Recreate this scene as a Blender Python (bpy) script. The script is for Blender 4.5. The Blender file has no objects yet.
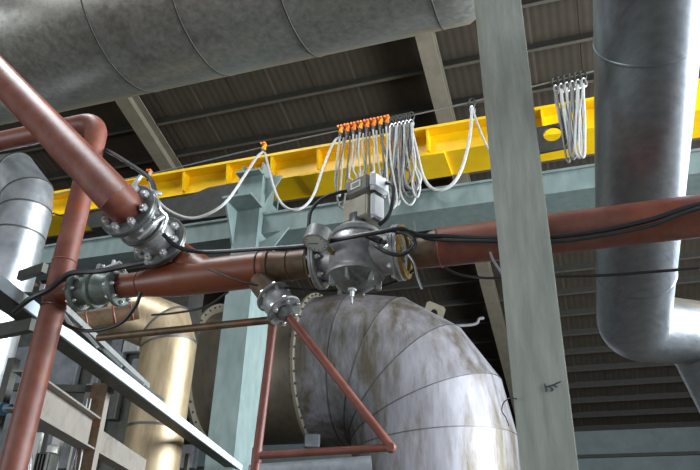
import bpy, math, random
from mathutils import Vector, Matrix
random.seed(7)
scene = bpy.context.scene
COL = scene.collection
V = Vector
# ------------------------------------------------------------------ camera
ZC = V((38, 1275, -680)).normalized()
XC = V((2238, 296, 680)).normalized(); XC = (XC - ZC * XC.dot(ZC)).normalized()
YC = ZC.cross(XC)
ROT = Matrix((XC, YC, ZC))                 # camera space -> world
EYE = V((0, 0, 1.6))
cd = bpy.data.cameras.new('camera'); cam = bpy.data.objects.new('camera', cd); COL.objects.link(cam)
cd.sensor_width = 36; cd.lens = 36 * 680 / 700; cd.clip_start = .05; cd.clip_end = 200
cam.matrix_world = Matrix.Translation(EYE) @ ROT.to_4x4()
scene.camera = cam
# ------------------------------------------------------------------ world, lights, exposure
vs = scene.view_settings
vs.view_transform = 'Standard'; vs.look = 'None'; vs.gamma = 1; vs.use_curve_mapping = False
vs.exposure = 0.0
w = bpy.data.worlds.new('overcast_sky'); scene.world = w; w.use_nodes = True
bg = w.node_tree.nodes['Background']; bg.inputs[0].default_value = (.88, .94, 1.0, 1); bg.inputs[1].default_value = .72
def area(name, loc, target, sx, sy, power, col):
    l = bpy.data.lights.new(name, 'AREA'); l.shape = 'RECTANGLE'; l.size = sx; l.size_y = sy; l.energy = power; l.color = col
    o = bpy.data.objects.new(name, l); COL.objects.link(o); o.location = loc
    o.rotation_euler = (V(target) - V(loc)).to_track_quat('-Z', 'Y').to_euler(); return o
area('daylight_right_windows', (11.6, 7, 5.8), (0, 7, 5.6), 15, 5.4, 9000, (.86, .94, 1))
area('unseen_low_left_light', (-14, -8.4, 1.9), (-4, 3.5, 5.0), 9, 3.6, 1000, (.92, .97, 1))  # unseen lamp added for the overhead duct's highlight; no gate stands here
area('daylight_left_skylight', (-7, 3.2, 15.2), (-5, 4, 0), 9, 3.0, 2400, (.9, .96, 1))

# ------------------------------------------------------------------ pixel -> place helpers
def ray(px, py): return ROT @ V(((px - 350) / 680, (235 - py) / 680, -1))
def at(px, py, D): return EYE + ray(px, py) * D
def far(px, py, D): return EYE + ray(px, py).normalized() * D
def onY(px, py, y): d = ray(px, py); return EYE + d * (y / d.y)
def onZ(px, py, z): d = ray(px, py); return EYE + d * ((z - 1.6) / d.z)
def dep(p): return (V(p) - EYE).dot(-ROT.col[2])
def mpp(p): return dep(p) / 680

# ------------------------------------------------------------------ materials
def srgb(h):
    if isinstance(h, str): h = tuple(int(h[i:i+2], 16) for i in (0, 2, 4))
    f = lambda c: (c / 255 / 12.92) if c / 255 <= .04045 else ((c / 255 + .055) / 1.055) ** 2.4
    return (f(h[0]), f(h[1]), f(h[2]), 1)
MATS = {}
def mat(name, c1, c2, scale=6, rough=.5, metal=0, bump=.05, stretch=(1, 1, 1), c3=None, stain=.55, stain_scale=1.2, rough2=None, fine=0):
    m = bpy.data.materials.new(name); m.use_nodes = True
    n = m.node_tree.nodes; l = m.node_tree.links; b = n['Principled BSDF']
    tc = n.new('ShaderNodeTexCoord'); mp = n.new('ShaderNodeMapping'); l.new(tc.outputs['Object'], mp.inputs[0])
    mp.inputs['Scale'].default_value = stretch
    no = n.new('ShaderNodeTexNoise'); no.inputs['Scale'].default_value = scale; no.inputs['Detail'].default_value = 8; no.inputs['Roughness'].default_value = .65
    l.new(mp.outputs[0], no.inputs['Vector'])
    rp = n.new('ShaderNodeValToRGB'); rp.color_ramp.elements[0].position = .35; rp.color_ramp.elements[1].position = .68
    rp.color_ramp.elements[0].color = srgb(c1); rp.color_ramp.elements[1].color = srgb(c2)
    l.new(no.outputs['Fac'], rp.inputs[0]); out = rp.outputs[0]
    if c3:
        n2 = n.new('ShaderNodeTexNoise'); n2.inputs['Scale'].default_value = stain_scale; n2.inputs['Detail'].default_value = 6; n2.inputs['Roughness'].default_value = .7
        l.new(mp.outputs[0], n2.inputs['Vector'])
        r2 = n.new('ShaderNodeValToRGB'); r2.color_ramp.elements[0].position = stain; r2.color_ramp.elements[1].position = stain + .16
        l.new(n2.outputs['Fac'], r2.inputs[0])
        mx = n.new('ShaderNodeMix'); mx.data_type = 'RGBA'; l.new(r2.outputs[0], mx.inputs['Factor'])
        l.new(out, mx.inputs['A']); mx.inputs['B'].default_value = srgb(c3); out = mx.outputs['Result']
    l.new(out, b.inputs['Base Color'])
    b.inputs['Metallic'].default_value = metal
    if rough2 is None: b.inputs['Roughness'].default_value = rough
    else:
        mr = n.new('ShaderNodeMapRange'); mr.inputs['From Min'].default_value = .3; mr.inputs['From Max'].default_value = .7
        mr.inputs['To Min'].default_value = rough; mr.inputs['To Max'].default_value = rough2
        l.new(no.outputs['Fac'], mr.inputs[0]); l.new(mr.outputs[0], b.inputs['Roughness'])
    if bump:
        bp = n.new('ShaderNodeBump'); bp.inputs['Strength'].default_value = bump; bp.inputs['Distance'].default_value = .02
        l.new(no.outputs['Fac'], bp.inputs['Height']); l.new(bp.outputs[0], b.inputs['Normal'])
    MATS[name] = m; return m
mat('red_oxide', '6a3629', '815043', 9, .48, 0, .08, (1, 1, 1), '84401c', .54, 3.2)
mat('red_rust', '773e24', '824a34', 8, .42, 0, .08, (1, 1, 1), '7e3410', .50, 4)
mat('red_pipe_small', '6a362a', '834d40', 9, .5, 0, .04)
mat('burnt_brown', '4a3a2a', '6e5a44', 10, .5, .3, .1, (1, 1, 1), '7a4a2c', .55, 4)
mat('duct_galv', '7b7b75', '9a9a93', 16, .30, .5, .12, (1, 1, 1), '6e6e68', .55, 2.5, .46)
mat('clad_bright', 'b9bdc2', 'd6dade', 5, .28, .85, .05, (1, 1, 1), None, .5, 1, .42)
mat('clad_right', '7b8086', '8e9399', 14, .34, .85, .05, (1, 1, 4), None, .5, 1, .44)
mat('clad_brown', '6a6254', '7d7566', 3, .5, .35, .05, (2.2, 2.2, .45), '4c4438', .5, .8, .6)
mat('clad_duct', '77757a', '929097', 3, .46, .4, .05, (2.2, 2.2, .45), '585042', .46, .8, .6)
mat('clad_brass', '8c7a5e', 'a8967a', 5, .40, .5, .05, (2, 2, .5), '7c6a50', .56, 2, .5)
mat('seam_dark', '4a4a48', '62625f', 8, .5, .6, 0)
mat('cast_grey', '88898a', 'aaabab', 16, .42, .5, .05, (1, 1, 1), '585652', .58, 5)
mat('flange_dark', '626564', '858988', 14, .36, .6, .05, (1, 1, 1), '383a3a', .55, 6)
mat('valve_teal', '66706c', '808a84', 14, .5, .3, .05, (1, 1, 1), '4c4f4c', .56, 6)
mat('steel_bright', 'c4c6c8', 'e6e8ea', 12, .3, .7, .02)
mat('brass', '8a6d35', 'a58a4c', 12, .4, .7, .02)
mat('column_grey', '858982', 'a0a49c', 6, .7, 0, .06, (3.5, 3.5, .45), '857f6c', .53, 1.1)
mat('teal_paint', '677674', '788784', 5, .55, 0, .03, (1.5, 1.5, .6), '5f6a67', .57, 1)
mat('yellow_paint', 'f2c000', 'fccf06', 4, .45, 0, .02, (1, 1, 1), 'c8920c', .6, 1)
mat('orange_plastic', 'e86a08', 'f58a18', 20, .4, 0, 0)
mat('amber_plastic', 'f0900e', 'f8a81c', 20, .4, 0, 0)
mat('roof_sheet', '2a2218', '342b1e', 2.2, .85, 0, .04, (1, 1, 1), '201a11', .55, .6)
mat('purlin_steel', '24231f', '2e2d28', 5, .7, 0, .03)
mat('purlin_lip_lit', '423d33', '4c463b', 5, .7, 0, 0)  # paler than the web: the light the bottom flange catches, put into its colour
mat('rafter_grey', '655e50', '746d5e', 3, .7, 0, .03, (1, 1, 1), '726d60', .57, .9)
mat('wall_grey', '5a6262', '667070', 1.5, .85, 0, .02, (1, 1, 1), '4e5454', .58, .5)
mat('floor_concrete', '46423c', '545049', 2, .8, 0, .04)
mat('black_rubber', '161618', '222226', 20, .45, 0, 0)
mat('grey_cable', 'a2a29e', 'bcbcb8', 20, .4, 0, 0)
mat('dark_cable', '5e5e5c', '787876', 20, .45, 0, 0)
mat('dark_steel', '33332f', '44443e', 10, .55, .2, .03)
mat('channel_paint', 'b9c8d2', 'd0dde6', 8, .45, 0, .02, (1, 1, 1), '9aa6ae', .6, 3)
mat('tray_grey', '7c7e7c', '989a98', 8, .5, .3, .02)
mat('beam_pale', '79736b', '8d867d', 5, .65, 0, .03, (1, 1, 1), '5c5549', .54, 2.5)
mat('casing_grey', '505356', '6c7074', 3, .6, .2, .03, (1, 1, 1), '3e3b36', .53, 1.6)
mat('white_panel', 'b4b4ae', 'c9c9c4', 4, .6, 0, .02)
mat('blue_paint', '3e6a84', '4c7a92', 6, .5, 0, 0)
mat('actuator_grey', '75756d', '8a8a82', 12, .5, .2, .03)
mat('gearbox_pale', 'a09a8a', 'b6b0a0', 14, .5, .2, .03, (1, 1, 1), '847c6a', .56, 6)
mat('label_white', 'd0d0c8', 'dcdcd4', 30, .6, 0, 0)
mat('white_cover', 'd2d4d8', 'e4e6ea', 12, .4, 0, 0)
mat('gauge_face', 'b8bab4', 'c8cac4', 10, .3, 0, 0)
mat('ink', '3a4046', '4a5056', 30, .7, 0, 0)
mat('galv_wire', '8c8e90', 'a0a2a4', 20, .4, .7, 0)

# ------------------------------------------------------------------ mesh builder
def basis(d):
    d = V(d).normalized(); a = V((0, 0, 1)) if abs(d.z) < .9 else V((0, 1, 0))
    u = a.cross(d).normalized(); return u, d.cross(u).normalized(), d
class MB:
    def __init__(s): s.v = []; s.f = []
    def ring(s, pts): i = len(s.v); s.v += [V(p) for p in pts]; return list(range(i, i + len(pts)))
    def bridge(s, a, b):
        n = len(a)
        for k in range(n): s.f.append((a[k], a[(k + 1) % n], b[(k + 1) % n], b[k]))
    def tube(s, path, r, seg=20, caps=True, flat=1.0):
        P = [V(p) for p in path]; n = len(P); rs = r if isinstance(r, (list, tuple)) else [r] * n
        D = [(P[i + 1] - P[i]).normalized() for i in range(n - 1)]
        u, v, _ = basis(D[0]); unit = [u * math.cos(2 * math.pi * k / seg) + v * (math.sin(2 * math.pi * k / seg) * flat) for k in range(seg)]
        off = [x.copy() for x in unit]; prev = s.ring([P[0] + o * rs[0] for o in off]); first = prev
        for i in range(1, n):
            d = D[i - 1]; nb = (D[i - 1] + D[i]).normalized() if i < n - 1 else d
            off = [o - d * (o.dot(nb) / d.dot(nb)) for o in off]
            cur = s.ring([P[i] + o * rs[i] for o in off]); s.bridge(prev, cur); prev = cur
        if caps: s.f.append(tuple(reversed(first))); s.f.append(tuple(prev))
        return s
    def lathe(s, o, d, prof, seg=28, caps=True):
        o = V(o); u, v, d = basis(d); prev = None
        for t, r in prof:
            cur = s.ring([o + d * t + (u * math.cos(2 * math.pi * k / seg) + v * math.sin(2 * math.pi * k / seg)) * max(r, .0005) for k in range(seg)])
            if prev: s.bridge(prev, cur)
            else: first = cur
            prev = cur
        if caps: s.f.append(tuple(reversed(first))); s.f.append(tuple(prev))
        return s
    def annulus(s, o, d, ri, ro, th, seg=40):
        o = V(o); u, v, d = basis(d); rr = []
        for t, r in ((0, ri), (0, ro), (th, ro), (th, ri)):
            rr.append(s.ring([o + d * t + (u * math.cos(2 * math.pi * k / seg) + v * math.sin(2 * math.pi * k / seg)) * r for k in range(seg)]))
        for i in range(4): s.bridge(rr[i], rr[(i + 1) % 4])
        return s
    def obox(s, c, ax, half, bev=0):
        c = V(c); X, Y, Z = [V(a).normalized() for a in ax]; hx, hy, hz = half
        b = min(bev, hx * .9, hy * .9, hz * .9)
        if not b:
            i = s.ring([c + X * (sx * hx) + Y * (sy * hy) + Z * (sz * hz) for sz in (-1, 1) for sx, sy in ((-1, -1), (1, -1), (1, 1), (-1, 1))])
            s.f += [(i[3], i[2], i[1], i[0]), (i[4], i[5], i[6], i[7])] + [(i[k], i[(k + 1) % 4], i[4 + (k + 1) % 4], i[4 + k]) for k in range(4)]
            return s
        def loop(ix, iy, z): return s.ring([c + X * x + Y * y + Z * z for x, y in ((-ix, -iy + b), (-ix + b, -iy), (ix - b, -iy), (ix, -iy + b), (ix, iy - b), (ix - b, iy), (-ix + b, iy), (-ix, iy - b))])
        L = [loop(hx - b, hy - b + b * .0, -hz), loop(hx, hy, -hz + b), loop(hx, hy, hz - b), loop(hx - b, hy - b, hz)]
        for k in range(3): s.bridge(L[k], L[k + 1])
        s.f.append(tuple(reversed(L[0]))); s.f.append(tuple(L[3])); return s
    def box(s, x0, x1, y0, y1, z0, z1, bev=0):
        return s.obox(((x0 + x1) / 2, (y0 + y1) / 2, (z0 + z1) / 2), ((1, 0, 0), (0, 1, 0), (0, 0, 1)), ((x1 - x0) / 2, (y1 - y0) / 2, (z1 - z0) / 2), bev)
    def bar(s, a, b, w, h, up=(0, 0, 1), bev=0):
        a, b = V(a), V(b); d = (b - a).normalized(); x = d.cross(V(up)).normalized(); z = x.cross(d).normalized()
        return s.obox((a + b) / 2, (x, d, z), (w / 2, (b - a).length / 2, h / 2), bev)
    def prism(s, poly, ext):
        ext = V(ext); a = s.ring(poly); b = s.ring([V(p) + ext for p in poly]); s.bridge(a, b)
        s.f.append(tuple(reversed(a))); s.f.append(tuple(b)); return s
    def build(s, name, m, parent=None, smooth=38, kind=None):
        if parent: org = root_loc(parent)
        else:
            xs = [p.x for p in s.v]; ys = [p.y for p in s.v]; zs = [p.z for p in s.v]
            org = V(((min(xs) + max(xs)) / 2, (min(ys) + max(ys)) / 2, min(zs)))
        me = bpy.data.meshes.new(name); me.from_pydata([tuple(p - org) for p in s.v], [], s.f)
        me.validate(); me.materials.append(MATS[m])
        import bmesh
        bm = bmesh.new(); bm.from_mesh(me); bmesh.ops.recalc_face_normals(bm, faces=bm.faces); bm.to_mesh(me); bm.free()
        if smooth: me.shade_smooth(); me.set_sharp_from_angle(angle=math.radians(smooth))
        o = bpy.data.objects.new(name, me); COL.objects.link(o)
        if parent: o.parent = parent
        else: o.location = org
        if kind: o['kind'] = kind
        return o
def root_loc(o):
    while o.parent: o = o.parent
    return o.location.copy()
def tag(o, label, cat, group=None):
    o['label'] = label; o['category'] = cat
    if group: o['group'] = group
    return o
def thing(name, label, cat, loc, group=None):
    o = bpy.data.objects.new(name, None); o.empty_display_size = .1; COL.objects.link(o); o.location = V(loc)
    return tag(o, label, cat, group)
def struct(o): o['kind'] = 'structure'; return o
def inst(name, me, parent, M):
    o = bpy.data.objects.new(name, me); COL.objects.link(o)
    if parent: o.parent = parent; M = Matrix.Translation(-root_loc(parent)) @ M
    o.matrix_local = M; return o
def curve(pts, n=8):
    P = [V(p) for p in pts]; P = [P[0] * 2 - P[1]] + P + [P[-1] * 2 - P[-2]]; out = []
    for i in range(1, len(P) - 2):
        a, b, c, d = P[i - 1:i + 3]
        for k in range(n):
            t = k / n; out.append(.5 * ((2 * b) + (c - a) * t + (2 * a - 5 * b + 4 * c - d) * t * t + (3 * b - a - 3 * c + d) * t ** 3))
    out.append(P[-2]); return out
def fillet(P, R, n=8):
    P = [V(p) for p in P]; out = [P[0]]
    for i in range(1, len(P) - 1):
        a = (P[i - 1] - P[i]).normalized(); b = (P[i + 1] - P[i]).normalized(); ang = a.angle(b)
        t = R / math.tan(ang / 2); p0, p1 = P[i] + a * t, P[i] + b * t
        c = P[i] + (a + b).normalized() * (R / math.sin(ang / 2)); e0 = p0 - c; tot = math.pi - ang; axis = e0.cross(p1 - c).normalized()
        for k in range(n + 1): out.append(c + Matrix.Rotation(tot * k / n, 3, axis) @ e0)
    out.append(P[-1]); return out
def cyl_along(M, d): return M
def frame(o, d):
    u, v, d = basis(d); M = Matrix.Identity(4)
    for i in range(3): M[i][0] = u[i]; M[i][1] = v[i]; M[i][2] = d[i]; M[i][3] = o[i]
    return M
BOLT = {}
def bolt_mesh(r, L, m):
    k = (round(r, 4), round(L, 4), m)
    if k not in BOLT:
        b = MB(); b.lathe((0, 0, -L / 2 - r * 1.1), (0, 0, 1), [(0, r * .8), (r * .25, r), (r * 1.1, r)], 6)
        b.lathe((0, 0, -L / 2 - r * 1.6), (0, 0, 1), [(0, r * .5), (L + r * 3.4, r * .5)], 8)
        b.lathe((0, 0, L / 2), (0, 0, 1), [(0, r), (r * .9, r), (r * 1.1, r * .8)], 6)
        o = b.build('bolt', m); me = o.data; me.transform(Matrix.Translation(o.location)); bpy.data.objects.remove(o); BOLT[k] = me
    return BOLT[k]
def flange(parent, c, d, r, th, nb, br, m='flange_dark', bm='steel_bright', pair=True, ph=.2, name='flange'):
    """one or two discs face to face centred on c, with a ring of bolts"""
    d = V(d).normalized(); b = MB(); u, v, _ = basis(d); c = V(c)
    if pair:
        b.lathe(c - d * th, d, [(0, r * .55), (.0001, r - .006), (.006, r), (th * .92, r), (th * .94, r * .86), (th * 1.06, r * .86), (th * 1.08, r), (2 * th - .006, r), (2 * th - .0001, r - .006), (2 * th, r * .55)], 36); T = 2 * th
    else:
        b.lathe(c - d * th / 2, d, [(0, r * .55), (.0001, r - .006), (.006, r), (th - .006, r), (th - .0001, r - .006), (th, r * .55)], 36); T = th
    f = b.build(name, m, parent); me = bolt_mesh(br, T, bm)
    for k in range(nb):
        a = 2 * math.pi * (k / nb) + ph
        inst('bolt', me, f, frame(c + (u * math.cos(a) + v * math.sin(a)) * (r - br * 1.7), d))
    return f
def weld(parent, c, d, r, m='red_pipe_small', t=.008):
    b = MB(); b.lathe(V(c) - V(d).normalized() * t, d, [(0, r), (t * .5, r + t * .6), (t, r + t * .9), (t * 1.5, r + t * .6), (t * 2, r)], 28, False)
    return b.build('weld_bead', m, parent)

# ================================================================== THE BUILDING
SL = .28
def roofz(y): return 14.83 - SL * y
# floor
struct(MB().box(-26, 12.5, -14, 29, -.2, 0).build('floor', 'floor_concrete', smooth=0))
# roof: an Empty with rafters, purlins and sheets
ceil = bpy.data.objects.new('ceiling', None); COL.objects.link(ceil); struct(ceil); ceil['label'] = 'dark pitched roof of corrugated sheets on purlins and grey rafters'
slope = V((0, 1, -SL)).normalized(); nrm = V((0, SL, 1)).normalized()
Y0, Y1 = -.4, 27.9
def rp(x, y, up=0): return V((x, y, roofz(y))) + nrm * up
for X in (-16.8, -9.45, -2.1, 5.2):
    b = MB(); up = nrm
    b.bar(rp(X, Y0, .02), rp(X, Y1, .02), .36, .03, nrm)
    b.bar(rp(X, Y0, .22), rp(X, Y1, .22), .02, .38, nrm)
    b.bar(rp(X, Y0, .42), rp(X, Y1, .42), .36, .03, nrm)
    b.build('rafter', 'rafter_grey', ceil, smooth=0)
pm = MB(); pm.bar((0, 0, 0), (37, 0, 0), .015, .2); pm.bar((0, .03, -.1), (37, .03, -.1), .07, .015); pm.bar((0, .03, .08), (37, .03, .08), .07, .015)
po = pm.build('purlin', 'purlin_steel', smooth=0); pme = po.data; pme.materials.append(MATS['purlin_lip_lit'])
for f in pme.polygons[6:12]: f.material_index = 1
#
pme = po.data; pme.transform(Matrix.Translation(po.location)); bpy.data.objects.remove(po)
rotX = Matrix.Rotation(-math.atan(SL), 4, 'X')
y = 0.2
while y < 27.8:
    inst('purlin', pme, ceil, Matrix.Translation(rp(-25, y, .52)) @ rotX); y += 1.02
# corrugated sheets, one object each (shared mesh)
def sheet_mesh(L):
    b = MB(); n = 24; W = 1.04; pts = []
    for k in range(n + 1):
        x = W * k / n; z = .004 * math.sin(2 * math.pi * k / 4) + (.02 if k == n else 0)
        pts.append((x, z))
    lo = [b.ring([(x, 0, z), (x, L, z)]) for x, z in pts]
    for k in range(n): b.f.append((lo[k][0], lo[k + 1][0], lo[k + 1][1], lo[k][1]))
    o = b.build('roof_sheet', 'roof_sheet'); me = o.data; me.transform(Matrix.Translation(o.location)); bpy.data.objects.remove(o); return me
seg = (Y1 - 5.2) / 3 * math.hypot(1, SL); sm = sheet_mesh(seg + .1)
for i in range(36):
    for j in range(3):
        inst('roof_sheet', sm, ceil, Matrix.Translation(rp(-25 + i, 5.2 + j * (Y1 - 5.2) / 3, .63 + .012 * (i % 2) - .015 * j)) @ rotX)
# near part of the roof: sheets right of the skylight
sm2 = sheet_mesh(5.7)
for i in range(36):
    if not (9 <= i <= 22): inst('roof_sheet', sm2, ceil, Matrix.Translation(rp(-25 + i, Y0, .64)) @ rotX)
# back slope of the roof, behind the viewer
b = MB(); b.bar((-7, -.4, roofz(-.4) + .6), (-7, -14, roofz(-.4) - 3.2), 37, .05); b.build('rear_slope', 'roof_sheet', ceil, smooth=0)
# far wall with sheeting rails
wl = struct(MB().box(-25.2, 12, 27.9, 28.1, 0, 7.6).build('wall_back', 'wall_grey', smooth=0))
for z in (1.2, 2.9, 4.7, 6.45):
    MB().box(-25, 11.8, 27.78, 27.9, z, z + .12).build('sheeting_rail', 'purlin_steel', wl, smooth=0)
struct(MB().box(-25.4, -25.2, -14, 28.1, 0, 15.5).build('wall_left', 'wall_grey', smooth=0))
# right wall: window band between a dado and a header
wr = bpy.data.objects.new('wall_right', None); COL.objects.link(wr); wr.location = (11.5, 4, 0); struct(wr)
MB().box(11.3, 11.5, -14, 28.1, 0, 3).build('dado', 'wall_grey', wr, smooth=0)
MB().box(11.3, 11.5, -14, 28.1, 8.6, 15.5).build('header', 'wall_grey', wr, smooth=0)
MB().box(11.3, 11.5, 14.6, 28.1, 3, 8.6).build('end_panel', 'wall_grey', wr, smooth=0)
MB().box(11.3, 11.5, -14, -.6, 3, 8.6).build('end_panel', 'wall_grey', wr, smooth=0)
wn = bpy.data.objects.new('window_1', None); COL.objects.link(wn); wn.location = (11.4, 4, 3); struct(wn)
for k in range(1, 6): MB().box(11.34, 11.46, -.6 + k * 2.53 - .05, -.6 + k * 2.53 + .05, 3, 8.6).build('mullion', 'purlin_steel', wn, smooth=0)

# ================================================================== TEAL COLUMN, RUNWAY BEAM, YELLOW GIRDER
tc = thing('crane_column', 'pale teal painted steel column with gusset brackets under the yellow girder', 'column', (-4.7, 8.8, 0))
xL, xR = -4.9, -4.47
MB().box(xL, xR, 8.45, 8.49, 0, 7.75).build('front_flange', 'teal_paint', tc, smooth=0)
MB().box(xR - .03, xR, 8.49, 9.08, 0, 7.4).build('side_plate', 'teal_paint', tc, smooth=0)
MB().box(xL, xL + .03, 8.49, 9.08, 0, 7.4).build('side_plate', 'teal_paint', tc, smooth=0)
MB().box(xL, xR, 9.08, 9.12, 0, 7.6).build('rear_flange', 'teal_paint', tc, smooth=0)
MB().box(xL - .02, xR + .05, 8.02, 8.45, 7.08, 7.12).build('bracket_plate', 'teal_paint', tc, smooth=0)
for X in (xL + .0, ):
    MB().prism([(X, 8.45, 7.08), (X, 8.05, 7.08), (X, 8.45, 6.45)], (.03, 0, 0)).build('gusset', 'teal_paint', tc, smooth=0)
MB().box(xL, xR, 8.3, 8.95, 7.72, 7.76).build('cap_plate', 'teal_paint', tc, smooth=0)
for X in (xL + .02, xR - .05):
    MB().box(X, X + .03, 8.47, 8.95, 7.4, 7.98).build('head_stiffener', 'teal_paint', tc, smooth=0)
MB().prism([(xR, 8.55, 6.5), (xR + .5, 8.55, 6.72), (xR, 8.55, 6.06)], (0, .03, 0)).build('knee_plate', 'teal_paint', tc, smooth=0)
MB().prism([(xR, 8.6, 7.75), (xR + .28, 8.6, 7.75), (xR, 8.6, 7.25)], (0, .03, 0)).build('knee_plate', 'teal_paint', tc, smooth=0)

tb = thing('runway_beam', 'long pale teal steel beam running below the yellow girder', 'beam', (-4, 8.9, 6.69))
MB().box(-16, xL - .01, 8.6, 8.63, 6.69, 7.02).build('web_plate', 'teal_paint', tb, smooth=0)
MB().box(xR + .01, 9, 8.6, 8.63, 6.69, 7.02).build('web_plate', 'teal_paint', tb, smooth=0)
MB().box(-16, xL - .01, 8.63, 9.2, 6.69, 6.72).build('bottom_flange', 'teal_paint', tb, smooth=0)
MB().box(xR + .01, 9, 8.63, 9.2, 6.69, 6.72).build('bottom_flange', 'teal_paint', tb, smooth=0)
MB().box(-16, 9, 9.13, 9.16, 6.72, 7.0).build('rear_web', 'teal_paint', tb, smooth=0)
MB().box(-16, 9, 8.57, 8.66, 7.02, 7.06).build('top_edge', 'teal_paint', tb, smooth=0)

yg = thing('crane_girder', 'long yellow steel crane girder with vertical stiffeners under the roof', 'girder', (-4, 9.3, 8.0))
ZB, ZT = 8.04, 8.40
MB().box(-16, 9, 9.1, 9.14, ZB, ZT).build('web_plate', 'yellow_paint', yg, smooth=0)
MB().box(-16, 9, 8.88, 9.75, ZT, ZT + .05).build('top_flange', 'yellow_paint', yg, smooth=0)
MB().box(-16, 9, 9.04, 9.75, ZB - .04, ZB).build('bottom_flange', 'yellow_paint', yg, smooth=0)
MB().box(-16, 9, 9.66, 9.70, ZB, ZT).build('rear_web', 'yellow_paint', yg, smooth=0)
stf = MB().prism([(0, 9.1, ZB), (0, 9.1, ZT), (0, 8.9, ZT), (0, 8.98, ZB)], (.035, 0, 0))
for px, py in ((36, 205), (75, 200), (120, 190), (184, 182), (228, 172), (272, 165), (318, 158), (427, 140), (541, 116), (620, 108), (690, 100)):
    X = onY(px, py, 9.0).x
    MB().prism([(X, 9.1, ZB), (X, 9.1, ZT), (X, 8.9, ZT), (X, 8.98, ZB)], (.035, 0, 0)).build('stiffener', 'yellow_paint', yg, smooth=0)
# dark haunch boxes under the girder
for (xa, xb, ya, yb, nm) in ((-8.6, -5.2, 9.06, 9.6, 'dark haunch plate under the yellow girder left of the teal column'),):
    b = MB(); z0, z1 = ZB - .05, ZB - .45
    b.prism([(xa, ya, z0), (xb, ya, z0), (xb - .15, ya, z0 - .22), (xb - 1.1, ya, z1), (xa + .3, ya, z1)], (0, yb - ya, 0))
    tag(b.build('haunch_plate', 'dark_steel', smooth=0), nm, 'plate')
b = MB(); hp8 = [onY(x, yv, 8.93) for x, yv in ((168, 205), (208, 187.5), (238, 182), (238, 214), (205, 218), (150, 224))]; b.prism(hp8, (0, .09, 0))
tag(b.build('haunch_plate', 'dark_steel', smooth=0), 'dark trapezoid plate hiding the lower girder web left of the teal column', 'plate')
b = MB(); za = ZB - .045
b.prism([(-4.05, 9.0, za), (-3.7, 8.92, za - .05), (-1.9, 8.92, za - .05), (-1.55, 9.0, za), (-1.55, 9.7, za), (-4.05, 9.7, za)], (0, 0, -.04))
b.build('haunch', 'yellow_paint', yg, smooth=0)

# dark plate with a round hole hanging on the girder
c = onY(552, 138, 8.75); s = mpp(c)
def holed_plate(c, ux, uy, hw, hh, r, th, hx=0, hy=0):
    b = MB(); c = V(c); ux = V(ux).normalized(); uy = V(uy).normalized(); nz = ux.cross(uy).normalized(); n = 24
    rings = []
    for t in (-th / 2, th / 2):
        inn = []; out = []
        for k in range(n):
            a = 2 * math.pi * k / n + math.pi / n; ca, sa = math.cos(a), math.sin(a)
            inn.append(c + ux * (hx + r * ca) + uy * (hy + r * sa) + nz * t)
            q = 1 / max(abs(ca), abs(sa)); out.append(c + ux * (hw * ca * q) + uy * (hh * sa * q) + nz * t)
        rings.append((b.ring(inn), b.ring(out)))
    b.bridge(rings[0][0], rings[0][1]); b.bridge(rings[0][1], rings[1][1]); b.bridge(rings[1][1], rings[1][0]); b.bridge(rings[1][0], rings[0][0])
    return b
hp = holed_plate(c, (1, 0, .05), (0, 0, 1), 18 * s, 15.5 * s, 9 * s, .05, 1 * s, 4 * s).build('stop_plate', 'dark_steel', smooth=30)
tag(hp, 'dark square steel plate with round hole beside the grey cable bundle', 'plate')

# ================================================================== FESTOON
YW = 8.5
W0, W1 = onY(-60, 222, YW), onY(760, 37, YW)
wire_pts = [onY(-60, 222, YW), onY(60, 193, YW), onY(150, 174, YW), onY(264, 147, YW), onY(330, 132.5, YW), onY(390, 120, YW), onY(475, 101, YW), onY(594, 71, YW), onY(760, 30, YW)]
tag(MB().tube(curve(wire_pts, 4), .012, 6).build('festoon_wire', 'galv_wire'), 'thin steel wire stretched in front of the yellow girder carrying orange trolleys', 'wire')
def wire_at(px):
    for a, bb in zip(wire_pts[:-1], wire_pts[1:]):
        pa, pb = pxof(a), pxof(bb)
        if pa <= px <= pb: return a.lerp(bb, (px - pa) / (pb - pa))
    return wire_pts[-1]
def pxof(p): q = ROT.transposed() @ (p - EYE); return 350 + 680 * q.x / -q.z
S = .0155
def trolley(px, label, k):
    p = wire_at(px); t = thing('festoon_trolley', label, 'trolley', p - V((0, 0, .13)), 'orange festoon trolleys on the wire')
    g_ = 1.5
    b = MB(); b.lathe(p + V((0, -.01, -.075)), (.12, 0, 1), [(0, .018), (.006, .032), (.03, .042), (.055, .040), (.07, .034), (.085, .042), (.115, .043), (.135, .030), (.14, .012)], 14); b.build('body', 'orange_plastic' if k % 3 else 'amber_plastic', t)
    for sx in (-.02, .02):
        b = MB(); b.lathe(p + V((sx * .9 * g_, -.075, .03 * g_)), (0, 1, 0), [(0, .012 * g_), (.008, .016 * g_), (.045, .016 * g_)], 12); b.build('wheel', 'orange_plastic', t)
    b = MB(); b.obox(p + V((0, -.01, -.072 * g_)), ((1, 0, 0), (0, 1, 0), (0, 0, 1)), (.02 * g_, .03, .03 * g_), .01); b.build('cable_saddle', 'dark_steel', t)
    return p
names = ['leftmost', 'second from left', 'third from left', 'fourth from left', 'fourth from right', 'third from right', 'second from right', 'rightmost']
tp = []
for i in range(8):
    tp.append(trolley(341 + i * 6.6, f'orange festoon trolley, {names[i]} in the row of eight', i))
trolley(264, 'single orange festoon trolley hanging above the teal column', 9)
trolley(150, 'single orange festoon trolley above the upper flanged valve', 10)
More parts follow.
